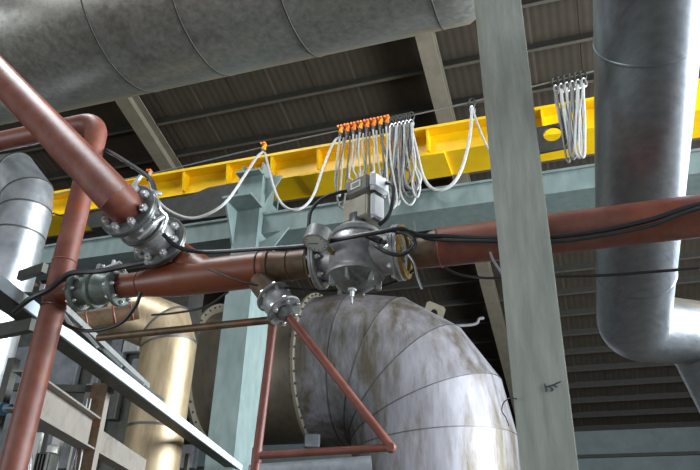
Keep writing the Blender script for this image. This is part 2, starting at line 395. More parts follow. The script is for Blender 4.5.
def cable(name, label, pts, r, m='grey_cable', Y=YW - .06, cat='cable', group=None, n=7, seg=8):
    P = [onY(p[0], p[1], p[2] if len(p) > 2 else Y) for p in pts]
    return tag(MB().tube(curve(P, n), r, seg).build(name, m), label, cat, group)
FG = 'grey festoon cable loops'
cable('festoon_cable', 'long grey cable loop between the two single orange trolleys', [(150, 172), (150, 183, 8.2), (160, 203, 7.7), (180, 216, 7.5), (200, 217, 7.5), (225, 203, 7.5), (245, 175, 7.7), (257, 157, 8.2), (263, 152)], .022, group=FG)
cable('festoon_cable', 'grey cable loop from the single trolley to the row of eight', [(265, 153), (269, 170, 8.2), (277, 196, 8.1), (287, 208, 8.1), (300, 209, 8.1), (313, 196, 8.2), (324, 165, 8.3), (334, 142), (341, 137)], .021, group=FG)
cable('festoon_cable', 'grey cable loop slanting between cable bundle and the hook by the grey column', [(411, 128), (416, 148), (423, 176), (433, 189), (445, 189), (456, 180), (464, 162), (470, 135), (472, 108)], .026, group=FG)
cable('festoon_cable', 'short pale cable running from the hook behind the grey column', [(472, 108), (480, 130), (489, 150), (500, 165)], .016, group=FG)
# drops below the row of eight, down to the actuator and beyond
rnd = random.Random(3)
for i in range(8):
    x0 = 341 + i * 6.6; y0 = 137 - i * 1.45
    dx = (-4, -9, -1, 0, 2, 2, 6, 3)[i]; y1 = (196, 208, 188, 184, 190, 205, 198, 208)[i]
    side = (5, 7, 3, 4, 5, 6, 7, 6)[i]; k1 = rnd.uniform(-2.5, 2.5); k2 = rnd.uniform(-2.5, 2.5)
    pts = [(x0 - 1, y0), (x0 + dx * .4 - 1.5 + k1 * .4, y0 + 18), (x0 + dx - 2 + k2, y0 + 42), (x0 + dx - 1, y1 - 8), (x0 + dx + side * .5, y1), (x0 + dx + side + k1, y1 - 11), (x0 + dx * .6 + side * .6 + k2, y0 + 35), (x0 + 2 + k1 * .3, y0 + 15), (x0 + 2.5, y0 + 1)]
    cable('festoon_cable', f'grey cable loop hanging below the orange trolley that is {names[i]} of eight', pts, .0165, m='dark_cable' if i in (1, 4, 6) else 'grey_cable', Y=YW - .05 - .012 * i, group=FG)
# bundle on plain hooks right of the trolleys
def hook(px, label, grp, dy=0, YY=None):
    p = wire_at(px) + V((0, (YY or YW) - YW, 0)); t = thing('cable_hook', label, 'hook', p - V((0, 0, .2)), grp)
    ring = [p + V((.05 * math.cos(a), -.02, -.04 + .085 * math.sin(a))) for a in [2 * math.pi * k / 14 for k in range(15)]]
    MB().tube(ring, .012, 6).build('eye', 'dark_steel', t)
    ring = [p + V((.035 * math.cos(a), -.03 + .02 * math.cos(a), -.19 + .08 * math.sin(a))) for a in [2 * math.pi * k / 14 for k in range(15)]]
    MB().tube(ring, .012, 6).build('chain_link', 'steel_bright', t)
pos = ['first', 'second', 'third', 'fourth', 'fifth', 'sixth']
for i in range(6):
    px = 393 + i * 3.8
    hook(px, f'small steel cable hook on the wire, {pos[i]} right of the orange trolleys', 'hooks above the middle cable bundle')
    y0 = 127 - i * .9
    for j in range(2):
        yb = (200 if j else 186) + rnd.uniform(-5, 5); sp = 2 + rnd.random() * 7; sh = (i - 3.5) * 1.3 + rnd.uniform(-5, 4); k1 = rnd.uniform(-4, 4)
        pts = [(px - .5, y0), (px - 1 + sh * .2, y0 + 14), (px + sh * .6 - sp * .5 + k1, y0 + 38), (px + sh - sp * .9, yb - 14), (px + sh - sp * .3, yb - 2), (px + sh + sp * .5, yb), (px + sh + sp, yb - 12), (px + sh * .6 + sp * .5 - k1, y0 + 40), (px + .8, y0 + 14), (px + .5, y0)]
        cable('festoon_cable', f'grey cable loop in the middle bundle, {"longer" if j else "shorter"} of two on the {pos[i]} hook', pts, .014 + .009 * rnd.random(), m='dark_cable' if (i + j) % 2 else 'grey_cable', Y=YW - .05 - .05 * j - .012 * i, group='cable loops of the middle bundle')
hook(472, 'single steel cable hook on the wire just left of the grey column', None)
for i in range(6):
    px = 556 + i * 5.4
    hook(px, f'small steel cable hook, {pos[i]} from left above the bundle by the silver duct', 'hooks above the right cable bundle')
    pw = wire_at(px); y0 = 91 - (i - 0) * 1.4
    for j in range(2):
        yb = (158 if j else 143) + rnd.uniform(-5, 4); sp = 1 + rnd.random() * 4.5; sh = (2.5 - i) * 1.6 + 3 + rnd.uniform(-3, 4); k1 = rnd.uniform(-2, 2)
        pts = [(px - .5, y0), (px - .5 + sh * .2, y0 + 12), (px + sh * .6 - sp * .5 + k1, y0 + 30), (px + sh - sp * .6, yb - 12), (px + sh, yb - 1), (px + sh + sp * .8, yb - 1), (px + sh + sp, yb - 12), (px + sh * .6 + sp * .6 - k1, y0 + 30), (px + .6, y0 + 12), (px + .5, y0)]
        cable('festoon_cable', f'pale cable loop by the silver duct, {"longer" if j else "shorter"} of two on the {pos[i]} hook', pts, .013 + .012 * rnd.random(), m='dark_cable' if (i + j) % 3 == 1 else 'grey_cable', Y=YW - .08 - .05 * j - .012 * i, group='cable loops of the right bundle')
# ================================================================== BIG DUCT, TOP LEFT
dY, dZ, dR = 3.96, 6.76, .85
xs = [-9.5, onY(-40, 100, 3.9).x, onY(122, 40, 3.9).x, onY(198, 40, 3.9).x, onY(292, 40, 3.9).x, onY(432, 20, 3.9).x]
bd = thing('overhead_duct', 'large round galvanised duct crossing the top left under the roof', 'duct', (-4, dY, dZ - dR))
for a, c2 in zip(xs[:-1], xs[1:]):
    MB().tube([(a, dY, dZ), (c2, dY, dZ)], dR, 64, False).build('duct_section', 'duct_galv', bd)
    b = MB(); b.lathe((c2 - .02, dY, dZ), (1, 0, 0), [(0, dR), (.003, dR + .005), (.015, dR + .005), (.018, dR)], 64, False); b.build('seam_band', 'dark_steel', bd)
xe = xs[-1]; bend = [(xe, dY, dZ), (xe + .55, dY - .02, dZ + .42), (xe + 6.6, dY - .2, dZ + 5.4)]
b = MB(); b.tube([(xe - .01, dY, dZ)] + bend, dR, 64, False); b.build('elbow_section', 'duct_galv', bd)

# ================================================================== SILVER DUCT, RIGHT
rd = thing('inclined_duct', 'bright silver clad duct rising steeply at the right edge with a bend', 'duct', at(633, 352, 4.3))
pA, pB, pC, pD = at(652, -75, 2.68), at(633, 326, 4.34), at(697, 333, 4.62), at(752, 440, 4.5)
rr = .222
def on(a, b, t): return a.lerp(b, t)
cuts = [0, .33, .40, .74, 1]
up_d = (pB - pA).normalized()
MB().tube([on(pA, pB, -.5), on(pA, pB, .2)], rr, 48, False).build('cladding_section', 'clad_right', rd)
MB().tube([on(pA, pB, .2), on(pA, pB, .80)], rr * .995, 48, False).build('cladding_section', 'clad_right', rd)
knee = [on(pA, pB, .795), pB, on(pB, pC, .42)]
MB().tube(fillet([on(pA, pB, .795), pB, on(pB, pC, .5)], .17, 7), rr * .99, 48, False).build('mitre_elbow', 'clad_right', rd)
MB().tube([on(pB, pC, .48), pC, on(pC, pD, .2)], rr * .985, 48, False).build('mitre_elbow', 'clad_right', rd)
MB().tube([on(pC, pD, .18), pD], rr * .98, 48, False).build('cladding_section', 'clad_right', rd)
for t in (.2, .797):
    c = on(pA, pB, t); b = MB(); b.lathe(c - up_d * .012, up_d, [(0, rr), (.004, rr + .003), (.012, rr + .003), (.016, rr)], 48, False); b.build('seam_band', 'clad_right', rd)

# ================================================================== BIG LAGGED ELBOW DUCT (centre bottom)
D0 = 12.5
F = at(323, 371, D0); az = math.radians(90); u = V((math.sin(az), math.cos(az), 0)); R0 = 74 * D0 / 680
big = thing('lagged_elbow_duct', 'huge silver clad duct elbow with riveted flange ring behind the red triangle', 'duct', (F.x, F.y, F.z - R0))
L, st0 = 2.03, .6
Rb = L - st0
pts = [F + u * (st0 + Rb * math.sin(a)) - V((0, 0, Rb * (1 - math.cos(a)))) for a in [math.radians(x) for x in (0, 22, 45, 68, 90)]]
path = [F] + pts + [pts[-1] - V((0, 0, 3))]
for i in range(len(path) - 1):
    pass
# mitred gores: build the whole tube, then hand each gore its own object
full = MB(); segn = 72; full.tube(path, R0, segn, False)
rings = [full.v[i * segn:(i + 1) * segn] for i in range(len(path))]
gn = ['straight_section'] + ['elbow_gore'] * 4 + ['down_section']
for i in range(len(path) - 1):
    b = MB(); a_ = b.ring(rings[i]); c_ = b.ring(rings[i + 1]); b.bridge(a_, c_); b.build(gn[i], 'clad_duct', big)
for i in range(1, len(path) - 1):
    b = MB(); c0 = path[i]; d0 = (path[i + 1] - path[i]).normalized()
    ra = b.ring([c0 + (p - c0) * 1.0 for p in rings[i]]); rb_ = b.ring([c0 + (p - c0) * 1.005 for p in rings[i]]); rc = b.ring([c0 + (p - c0) * 1.005 + d0 * .012 for p in rings[i]]); rd_ = b.ring([c0 + (p - c0) * .999 + d0 * .014 for p in rings[i]])
    b.bridge(ra, rb_); b.bridge(rb_, rc); b.bridge(rc, rd_); b.build('seam_lip', 'seam_dark', big)
MB().tube([F - u * 3.0, F], R0 * .93, segn, True).build('inlet_section', 'clad_brown', big)
fr = MB().annulus(F - u * .05, u, R0 * .92, R0 * 1.06, .05, 72).build('flange_ring', 'rafter_grey', big)
bmsh = bolt_mesh(.022, .045, 'dark_steel'); uu, vv, _ = basis(u)
for k in range(44):
    a = 2 * math.pi * k / 44; inst('bolt', bmsh, fr, frame(F - u * .02 + (uu * math.cos(a) + vv * math.sin(a)) * R0 * 1.035, u))
F2 = F - u * 2.0
fr = MB().annulus(F2 - u * .05, u, R0 * .92, R0 * 1.05, .06, 72).build('flange_ring', 'rafter_grey', big)
for k in range(44):
    a = 2 * math.pi * k / 44; inst('bolt', bmsh, fr, frame(F2 - u * .02 + (uu * math.cos(a) + vv * math.sin(a)) * R0 * 1.01, u))
c = onY(312, 441, F.y - 1.0); s = mpp(c); MB().obox(c, ((1, .3, 0), (-.3, 1, 0), (0, 0, 1)), (8 * s, 3 * s, 7 * s), .02).build('support_foot', 'casing_grey', big)
# lifting lug on the elbow
c = at(434, 313, D0 + .25); s = mpp(c)
holed_plate(c, (1, .3, -.45), (.35, 0, 1), 10 * s, 9.5 * s, 3.6 * s, .05).build('lifting_lug', 'rafter_grey', big)

# silver lagged pipe low behind the drain triangle
p = [onY(272, 476, 8.0), onY(330, 474, 8.2), onY(400, 470, 8.4)]
b = MB(); b.tube([onY(250, 478, 8.0), onY(372, 469, 8.4)], .16, 24); tag(b.build('lagged_pipe', 'casing_grey'), 'grey lagged pipe just under the bottom red pipe of the triangle', 'pipe')

# ================================================================== CENTRAL GREY COLUMN (in front of the pipe)
YCOL = 2.6
gc = thing('steel_column', 'tall grey painted steel column in front of the red pipe', 'column', (onY(549, 470, YCOL).x, YCOL + .1, 0))
lb, rb = onY(520.5, 470, YCOL), onY(578, 470, YCOL); lt, rt = onY(474, 0, YCOL), onY(520.5, 0, YCOL)
def ext(a, b, z): return a + (b - a) * ((z - a.z) / (b.z - a.z))
l0, l1, r0, r1 = ext(lb, lt, 0), ext(lb, lt, 6), ext(rb, rt, 0), ext(rb, rt, 6)
MB().prism([l0, r0, r1, l1], (0, .016, 0)).build('front_flange', 'column_grey', gc, smooth=0)
dd = V((0, .19, 0)); MB().prism([l0 + dd, r0 + dd, r1 + dd, l1 + dd], (0, .016, 0)).build('rear_flange', 'column_grey', gc, smooth=0)
m0, m1 = (l0 + r0) / 2, (l1 + r1) / 2
MB().prism([m0 + V((-.006, .016, 0)), m0 + V((.006, .016, 0)), m1 + V((.006, .016, 0)), m1 + V((-.006, .016, 0))], (0, .175, 0)).build('web', 'column_grey', gc, smooth=0)
b = MB()
for st in ([(544.5, 383.5), (546, 391.5)], [(545, 387), (549, 386), (554, 384.5), (560.5, 381.5)], [(549, 386.5), (553, 390), (550, 391)], [(553, 385), (557, 387)]):
    P = [onY(x, yv, YCOL - .002) for x, yv in st]
    for i in range(len(P) - 1): b.bar(P[i], P[i + 1], .004, .004, (0, 1, 0))
b.build('chalk_mark', 'ink', gc, smooth=0)['label'] = 'dark scribbled mark like a letter K'
tag(MB().tube(curve([onY(x, yv, YCOL - .02) for x, yv in ((517, 399), (510, 398), (503.5, 403), (502, 411), (506, 418), (509, 426))], 6), .0022, 6).build('wire_hook', 'black_rubber'), 'thin dark bent wire sticking out from the grey column edge', 'wire')

# ================================================================== RED MAIN PIPE
YP = 3.0; rp_ = .098
zP = onY(700, 216, YP).z
def mx(px, py=250): return onY(px, py, YP).x
def mp(x): return V((x, YP, zP))
# right run with reducer
xr0, xr1 = mx(413, 249), mx(440, 243)
rt_ = thing('steam_pipe', 'rust red steam pipe running right from the central valve past the column', 'pipe', mp(xr1))
x9 = 6.5
MB().tube([mp(xr1), mp(x9)], rp_, 36).build('pipe_run', 'red_oxide', rt_)
MB().tube([mp(xr0) - V((0, 0, .022)), mp(xr0 + .015) - V((0, 0, .022)), mp(xr1)], [.073, .073, rp_], 36).build('reducer', 'burnt_brown', rt_)
weld(rt_, mp(xr1), (1, 0, 0), rp_, 'red_pipe_small', .005)
# left run, wye and branch
xl0, xl1, xl2 = mx(308, 264), mx(286, 266), mx(268, 268)
xw0, xw1 = mx(182, 274), mx(136, 282)
wy = thing('wye_pipe', 'rust red pipe wye joining upper and left valves to the central valve', 'pipe', mp(xl2))
MB().tube([mp(xl2), mp(xw0)], rp_, 36).build('pipe_run', 'red_rust', wy)
MB().tube([mp(xl0), mp(xl1), mp(xl2)], [.078, .080, rp_], 36).build('reducer', 'burnt_brown', wy)
MB().tube([mp(xw0), mp(xw0 - .08), mp(xw1 + .04), mp(mx(123, 284))], [rp_, .094, .072, .07], 36).build('left_reducer', 'red_rust', wy)
for px, r_ in ((262, rp_), (272, rp_ - .003), (290, .08)): weld(wy, mp(mx(px, 268)), (1, 0, 0), r_, 'burnt_brown', .006)
weld(wy, mp(xw1 + .04), (1, 0, 0), .072, 'red_pipe_small', .005)
A, B_ = far(129, 211, 3.84), far(160, 242, 4.03)
J = mp(mx(206, 277)); ax = (B_ - A).normalized()
MB().tube([B_, B_ + ax * .13, J], [.094, .096, .097], 36).build('branch', 'red_rust', wy)
weld(wy, B_ + ax * .13, ax + (J - B_).normalized(), .097, 'red_pipe_small', .005)

# upper inclined pipe
ip = thing('inclined_pipe', 'rust red pipe slanting down from top left to the upper flanged valve', 'pipe', A)
E0 = A - ax * .12; top = onY(-100, -28, 2.6)
MB().tube([A, E0, top], [.097, .1, .098], 36).build('pipe_run', 'red_oxide', ip)
weld(ip, E0, (A - E0).normalized() + (E0 - top).normalized(), .101, 'red_pipe_small', .005)

def flanged_valve(name, label, A, B, r, rb, nb, br, lever=True, m='flange_dark'):
    d = (B - A).normalized(); L = (B - A).length
    t = thing(name, label, 'valve', (A + B) / 2 - V((0, 0, r)), 'flanged valves on the red pipes')
    th = r * .13
    flange(t, A, d, r, th, nb, br, m); flange(t, B, d, r, th, nb, br, m)
    b = MB(); b.lathe(A + d * th, d, [(0, rb), (L * .18, rb * .92), (L * .3, rb * 1.12), (L * .55, rb * 1.12), (L * .66, rb * .92), (L - 2 * th, rb)], 32); b.build('body', 'valve_teal' if m == 'valve_teal' else 'cast_grey', t)
    b = MB(); c = A + d * (L * .42); b.lathe(c - d * .012, d, [(0, rb * 1.12), (.003, rb * 1.3), (.021, rb * 1.3), (.024, rb * 1.12)], 32); b.build('body_rib', m, t)
    if lever:
        uz = (V((0, 0, 1)) - d * d.z).normalized(); c = A + d * (L * .42)
        b = MB(); b.lathe(c + uz * rb, uz, [(0, rb * .4), (r * .55, rb * .3), (r * .62, rb * .3)], 16); b.build('stem', 'steel_bright', t)
    return t
v1 = flanged_valve('flanged_valve', 'grey flanged valve with bright bolts on the slanting upper red pipe', A, B_, .163, .108, 8, .023)
# bright link rods of the valve
for P in ([(150, 194, 3.86), (157, 200, 3.84), (160, 210, 3.82), (166, 217, 3.85), (161, 232, 3.83)], [(147, 190, 3.86), (154, 192, 3.84), (161, 194, 3.86)], [(138, 238, 3.78), (146, 231, 3.77), (154, 223, 3.78), (163, 217, 3.84)], [(133, 186, 3.80), (137, 181, 3.80), (141, 176, 3.81)]):
    MB().tube(curve([far(*p) for p in P], 6), .0125, 8).build('link_rod', 'steel_bright', v1)
C_, D_ = mp(mx(80, 290)), mp(mx(119, 286))
v2 = flanged_valve('flanged_valve', 'greenish flanged valve between the red riser and the left end of the wye', C_, D_, .116, .084, 8, .013, True, 'valve_teal')
bb = C_.lerp(D_, .7) + V((0, -.0, .13))
MB().bar(bb + V((-.05, 0, .0)), bb + V((.06, 0, .03)), .02, .012).build('lever', 'white_cover', v2, smooth=0)
MB().bar(bb + V((0, 0, -.02)), bb + V((.01, 0, .05)), .014, .014, (1, 0, 0)).build('lever', 'white_cover', v2, smooth=0)

# riser with top elbow
xR_ = onY(64, 264, YP).x; rz = .071
rs = thing('riser_pipe', 'vertical rust red riser pipe at left with an elbow under the duct', 'pipe', (xR_, YP, 0))
zt = onY(100, 121, YP).z
pth = fillet([(xR_, YP, 0), (xR_, YP, zt), (xR_ - 2.4, YP + .02, zt + .02)], .13, 10)
MB().tube(pth, rz, 32).build('pipe_run', 'red_oxide', rs)
MB().tube([(xR_, YP, zP), mp(mx(80, 290))], .068, 28).build('side_branch', 'red_rust', rs)
for z in (onY(66, 262, YP).z, onY(55, 307, YP).z): weld(rs, (xR_, YP, z), (0, 0, 1), rz, 'red_pipe_small', .005)

# ================================================================== CENTRAL VALVE
cvx = mx(356, 255); cv0 = mp(cvx); k = mpp(cv0)
cv = thing('control_valve', 'large grey cast control valve with actuator in the middle of the red pipe', 'valve', cv0 - V((0, 0, .2)))
fl0, fl1 = mx(318, 263), mx(401, 255)
flange(cv, mp(fl0 + .01), (1, 0, 0), .146, .018, 8, .016, 'cast_grey')
flange(cv, mp(fl1 - .01), (1, 0, 0), .146, .02, 8, .016, 'cast_grey')
MB().annulus(mp(fl1 + .012), (1, 0, 0), .10, .14, .016, 36).build('brass_ring', 'brass', cv)
MB().annulus(mp(fl0 - .03), (1, 0, 0), .075, .135, .012, 36).build('gasket_ring', 'burnt_brown', cv)
b = MB(); r_ = .152
b.lathe((cvx, YP, cv0.z - .115), (0, 0, 1), [(0, r_ * .86), (.002, r_ * .98), (.012, r_ * 1.0), (.024, r_ * .99), (.034, r_ * .955), (.08, r_ * 1.0), (.13, r_ * 1.02), (.17, r_ * .99), (.205, r_ * .9), (.225, r_ * .8), (.23, r_ * .86), (.252, r_ * .86), (.257, r_ * .78), (.28, r_ * .66), (.292, r_ * .45)], 44); b.build('body', 'cast_grey', cv)
b = MB(); b.tube([mp(fl0 + .02), mp(cvx - .1)], [.10, .115], 32); b.build('inlet_neck', 'cast_grey', cv)
b = MB(); b.tube([mp(cvx + .1), mp(fl1 - .02)], [.115, .10], 32); b.build('outlet_neck', 'cast_grey', cv)
b = MB(); b.lathe((cvx, YP, cv0.z - .185), (0, 0, 1), [(0, .03), (.008, .07), (.035, .105), (.072, r_ * .88)], 36); b.build('bottom_cone', 'flange_dark', cv)
for a in range(6):
    an = math.pi * 2 * a / 6 + .5; d = V((math.cos(an), math.sin(an), 0)); c = V((cvx, YP, cv0.z - .135)) + d * .118
    MB().obox(c, (d, V((0, 0, 1)).cross(d), (0, 0, 1)), (.018, .008, .035), .004).build('rib', 'cast_grey', cv)
b = MB(); b.lathe((cvx - .01, YP - .02, cv0.z - .225), (0, 0, 1), [(0, .012), (.03, .012), (.031, .024), (.06, .024)], 6); b.lathe((cvx - .01, YP - .02, cv0.z - .262), (0, 0, 1), [(0, .006), (.045, .006)], 8); b.build('drain_plug', 'steel_bright', cv)
# actuator boxes
yaw = math.radians(-24); ex = V((math.cos(yaw), math.sin(yaw), 0)); ey = V((-math.sin(yaw), math.cos(yaw), 0)); ez = V((0, 0, 1))
c1 = onY(357, 210, YP - .03); c2_ = onY(359, 187, YP - .03)
MB().lathe((c1.x, YP - .02, cv0.z + .16), ez, [(0, .06), (.03, .045), (.08, .045)], 20).build('neck', 'flange_dark', cv)
MB().obox(c1 + ey * .05, (ex, ey, ez), (.083, .075, .064), .006).build('gearbox', 'gearbox_pale', cv)
MB().lathe(c1 + ez * .05 + ey * .04, ez, [(0, .02), (.06, .02)], 14).build('shaft', 'steel_bright', cv)
ub = MB().obox(c2_ + ey * .06, (ex, ey, ez), (.078, .085, .048), .008).build('switch_box', 'actuator_grey', cv)
MB().obox(c2_ - ey * .027 + ez * .002, (ex, ey, ez), (.036, .002, .022)).build('name_plate', 'label_white', ub, smooth=0)
for zz in (-.009, 0, .009): MB().obox(c2_ - ey * .0295 + ez * (.002 + zz), (ex, ey, ez), (.026, .0008, .002)).build('print_line', 'ink', ub, smooth=0)
MB().obox(c2_ + ex * .098 + ey * .05 + ez * .005, (ex, ey, ez), (.022, .07, .055), .02).build('side_cover', 'white_cover', cv)
MB().obox(c1 + ex * .098 + ey * .05 - ez * .0, (ex, ey, ez), (.017, .05, .075), .014).build('side_cover', 'white_cover', cv)
MB().tube(curve([c2_ + ex * .11 + ez * .03 + ey * .09, c2_ + ex * .165 - ez * .02 + ey * .09, c1 + ex * .165 + ey * .09, c1 + ex * .15 - ez * .07 + ey * .07, c1 + ex * .11 - ez * .11 + ey * .05], 6), .011, 8).build('black_lead', 'black_rubber', cv)
# pressure gauge, dial facing down to the viewer
gcn = onY(317.5, 238, YP - .22); gd = (V((-.12, -.24, -.96))).normalized(); kg = mpp(gcn)
g = thing('pressure_gauge', 'round steel pressure gauge beside the central valve flange', 'gauge', gcn - V((0, 0, .06)))
gr = 13.2 * kg
MB().lathe(gcn - gd * .045, gd, [(0, gr * .9), (.004, gr), (.066, gr), (.068, gr * 1.03), (.08, gr * 1.03), (.082, gr * .9), (.078, gr * .88)], 36).build('case', 'cast_grey', g)
MB().lathe(gcn + gd * .0335, gd, [(0, gr * .89), (.002, gr * .89)], 36).build('dial', 'gauge_face', g)
gu, gv, _ = basis(gd); b = MB(); c = gcn + gd * .037
b.bar(c - gu * gr * .2, c + gu * gr * .6, .004, .002, gd)
for a in range(11):
    an = math.radians(-40 + 26 * a); q = gu * math.cos(an) + gv * math.sin(an); b.bar(c + q * gr * .68, c + q * gr * .8, .003, .002, gd)
b.build('needle_and_ticks', 'ink', g, smooth=0)
MB().tube([gcn + V((.02, .02, -.01)), gcn + V((.05, .08, -.05)), V((gcn.x + .06, YP - .07, zP + .03))], .011, 10).build('stem', 'brass', g)
# cable gland on the valve
b = MB(); q = onY(371, 238, YP - .17); b.tube([q + V((-.02, .0, .02)), q + V((.05, 0, -.025))], .018, 12); b.tube([q + V((.05, 0, -.025)), q + V((.075, 0, -.036))], .011, 10); b.build('cable_gland', 'black_rubber', cv)

# ================================================================== DRAIN VALVE AND SMALL RED PIPES
T0, T1 = at(263, 283, dep(onY(263, 283, YP)) - .02), at(289, 317, dep(onY(289, 317, YP)) - .06)
dv = thing('drain_valve', 'small steel flanged drain valve below the red pipe', 'valve', T1)
dx = (T1 - T0).normalized(); kd = mpp(T1); Ld = (T1 - T0).length
MB().tube([T0 - dx * .02, T0 + dx * Ld * .35], .072, 28).build('branch_stub', 'burnt_brown', dv)
flange(dv, T0 + dx * Ld * .42, dx, 19 * kd, .016, 6, .013, 'cast_grey', 'steel_bright', False)
MB().lathe(T0 + dx * Ld * .4, dx, [(0, .066), (Ld * .2, .082), (Ld * .45, .066)], 28).build('body', 'cast_grey', dv)
flange(dv, T0 + dx * Ld * .82, dx, 19 * kd, .016, 6, .013, 'cast_grey', 'steel_bright', False)
MB().lathe(T0 + dx * Ld * .88, dx, [(0, .05), (Ld * .14, .03)], 24).build('end_cone', 'flange_dark', dv)
def sp(name, label, P, r, m='red_pipe_small'):
    t = tag(MB().tube(P, r, 16).build(name, m), label, 'pipe', 'thin red drain pipes'); return t
yT = T1.y
e1 = onY(391, 447.5, yT + .12); e2 = onY(258, 455.5, yT + .12)
tr = thing('drain_pipe', 'thin red pipe bent into a triangle below the drain valve', 'pipe', e2)
MB().tube([T1 + dx * .0, e1 + V((0, 0, .004))], 4.5 * mpp(e1), 18).build('sloping_leg', 'red_pipe_small', tr)
MB().tube([e1, e2], 3.9 * mpp(e1), 18).build('bottom_leg', 'red_pipe_small', tr)
MB().lathe(e1 - V((.0, .02, 0)), (0, 1, 0), [(0, .02), (.02, .026), (.04, .02)], 14).build('elbow_joint', 'red_pipe_small', tr)
tv = onY(273.5, 322, yT + .12); bv = onY(252.5, 490, yT + .12)
MB().tube([tv, bv], 4.2 * mpp(tv), 18).build('upright_leg', 'red_pipe_small', tr)
MB().tube([onY(257.5, 448, yT + .12), onY(256, 463, yT + .12)], 5.2 * mpp(e2), 18).build('tee_socket', 'red_pipe_small', tr)
tag(MB().tube([onY(276, 319.5, yT + .08), onY(98, 338, yT + .15)], 3.9 * mpp(tv), 18).build('drain_pipe', 'burnt_brown'), 'thin brown pipe running left from the drain valve to the tray', 'pipe')

# ================================================================== BLACK HOSES ALONG THE PIPES
def hose(label, pts, r=.012, n=8, name='black_cable'):
    return tag(MB().tube(curve([onY(*p) for p in pts], n), r, 8).build(name, 'black_rubber'), label, 'cable', 'black cables along the pipes')
yf = YP - .2
hose('thick black cable lying along the front of the red pipe from riser to valve', [(14, 312, 2.95), (30, 299, 2.86), (48, 290, 2.84), (60, 281, 2.84), (72, 273, 2.82), (100, 271, yf), (125, 266, yf), (146, 262, 2.76)], .016)
hose('long black cable sagging over the wye and across the central valve top', [(163, 234, 2.72), (178, 247, 2.78), (205, 252, yf + .06), (260, 249, yf + .06), (300, 246.5, 2.86), (322, 243, 2.86), (345, 238, 2.76), (380, 232, 2.74), (402, 229, 2.76), (416, 235, 2.8), (450, 236.5, yf + .06), (500, 238, yf + .06), (550, 237, yf + .06), (600, 231, yf + .06), (650, 220, yf + .05), (720, 200, yf + .05), (900, 180, yf + .05), (1150, 152, yf + .05)], .012)
hose('second black cable curving along the right red pipe', [(395, 233, 2.76), (412, 232, 2.78), (430, 239, yf + .04), (480, 241, yf + .04), (550, 242, yf + .05), (600, 236, yf + .05), (650, 226, yf + .05), (720, 204, yf + .03), (900, 184, yf + .05), (1150, 156, yf + .05)], .009)
hose('black cable loop hanging at the right valve flange', [(376, 246, 2.78), (386, 252, 2.74), (399, 255, 2.74), (411, 250, 2.74), (415, 242, 2.76), (409, 235, 2.76), (396, 231, 2.76), (385, 231, 2.78)], .010)
hose('thin black cable curving below the right red pipe and past the silver duct', [(330, 291, 3.1), (370, 288, 3.1), (400, 280, 3.1), (418, 266, 3.05), (426, 262, 3.05), (441, 266, 3.05), (458, 274, 3.1), (485, 278, 3.1), (520, 277, 3.1), (600, 275.5, 3.1), (650, 272, 3.1), (730, 265, 3.1), (900, 246, 3.1), (1150, 214, 3.1)], .007)
hose('thin black cable along the underside of the pipe from wye to valve', [(205, 268, 2.86), (250, 284, 2.9), (300, 289, 3.0), (330, 291, 3.1)], .005)
hose('black cable arching from the actuator box down to the gauge', [(347, 191, 2.95), (337, 193, 2.93), (322, 199, 2.9), (311, 211, 2.88), (308.5, 226, 2.86)], .010)
hose('black cable drooping under the left valve to the brass pipe', [(52, 316, 3.1), (75, 329, 3.08), (100, 330, 3.05), (122, 322, 3.0), (136, 305, 2.95), (141, 292, 2.92)], .011)
hose('thin black cable swooping across the brass elbow to the red pipe', [(152, 315, 3.4), (175, 313, 3.3), (205, 307, 3.15), (228, 292, 3.05)], .007)
hose('dark conduit cable from the riser to the top of the upper valve', [(106, 150, 3.05), (120, 158, 3.0), (140, 171, 2.9), (151, 180, 2.82), (155, 192, 2.78)], .014)
hose('thin black cable looping behind riser in front of the yellow girder', [(52, 213, 7.9), (65, 216, 7.9), (82, 214, 7.9), (108, 207, 7.9)], .014)
tag(MB().tube(curve([onY(x, yv, 2.9) for x, yv in ((408, 254), (414, 263), (417, 276), (422, 289))], 4), .006, 6).build('wire_stub', 'galv_wire'), 'short bright wire dangling under the right valve flange', 'wire')
tag(MB().tube(curve([onY(x, yv, 2.92) for x, yv in ((413.5, 221), (414.5, 230), (413, 240), (409, 246))], 4), .004, 6).build('wire_stub', 'galv_wire'), 'short wire standing up above the right valve flange', 'wire')
tag(MB().tube(curve([at(x, yv, D0 + .35) for x, yv in ((444, 328), (455, 326), (470, 325), (477, 323), (479, 319), (484, 318))], 5), .03, 6).build('hooked_rod', 'galv_wire'), 'thin pale hooked rod behind the big silver elbow', 'rod')
tag(MB().tube(curve([onY(x, yv, 2.85) for x, yv in ((490, 252), (493, 260), (497, 266), (502, 274))], 4), .006, 6).build('wire_stub', 'galv_wire'), 'short wire stub under the red pipe left of the grey column', 'wire')

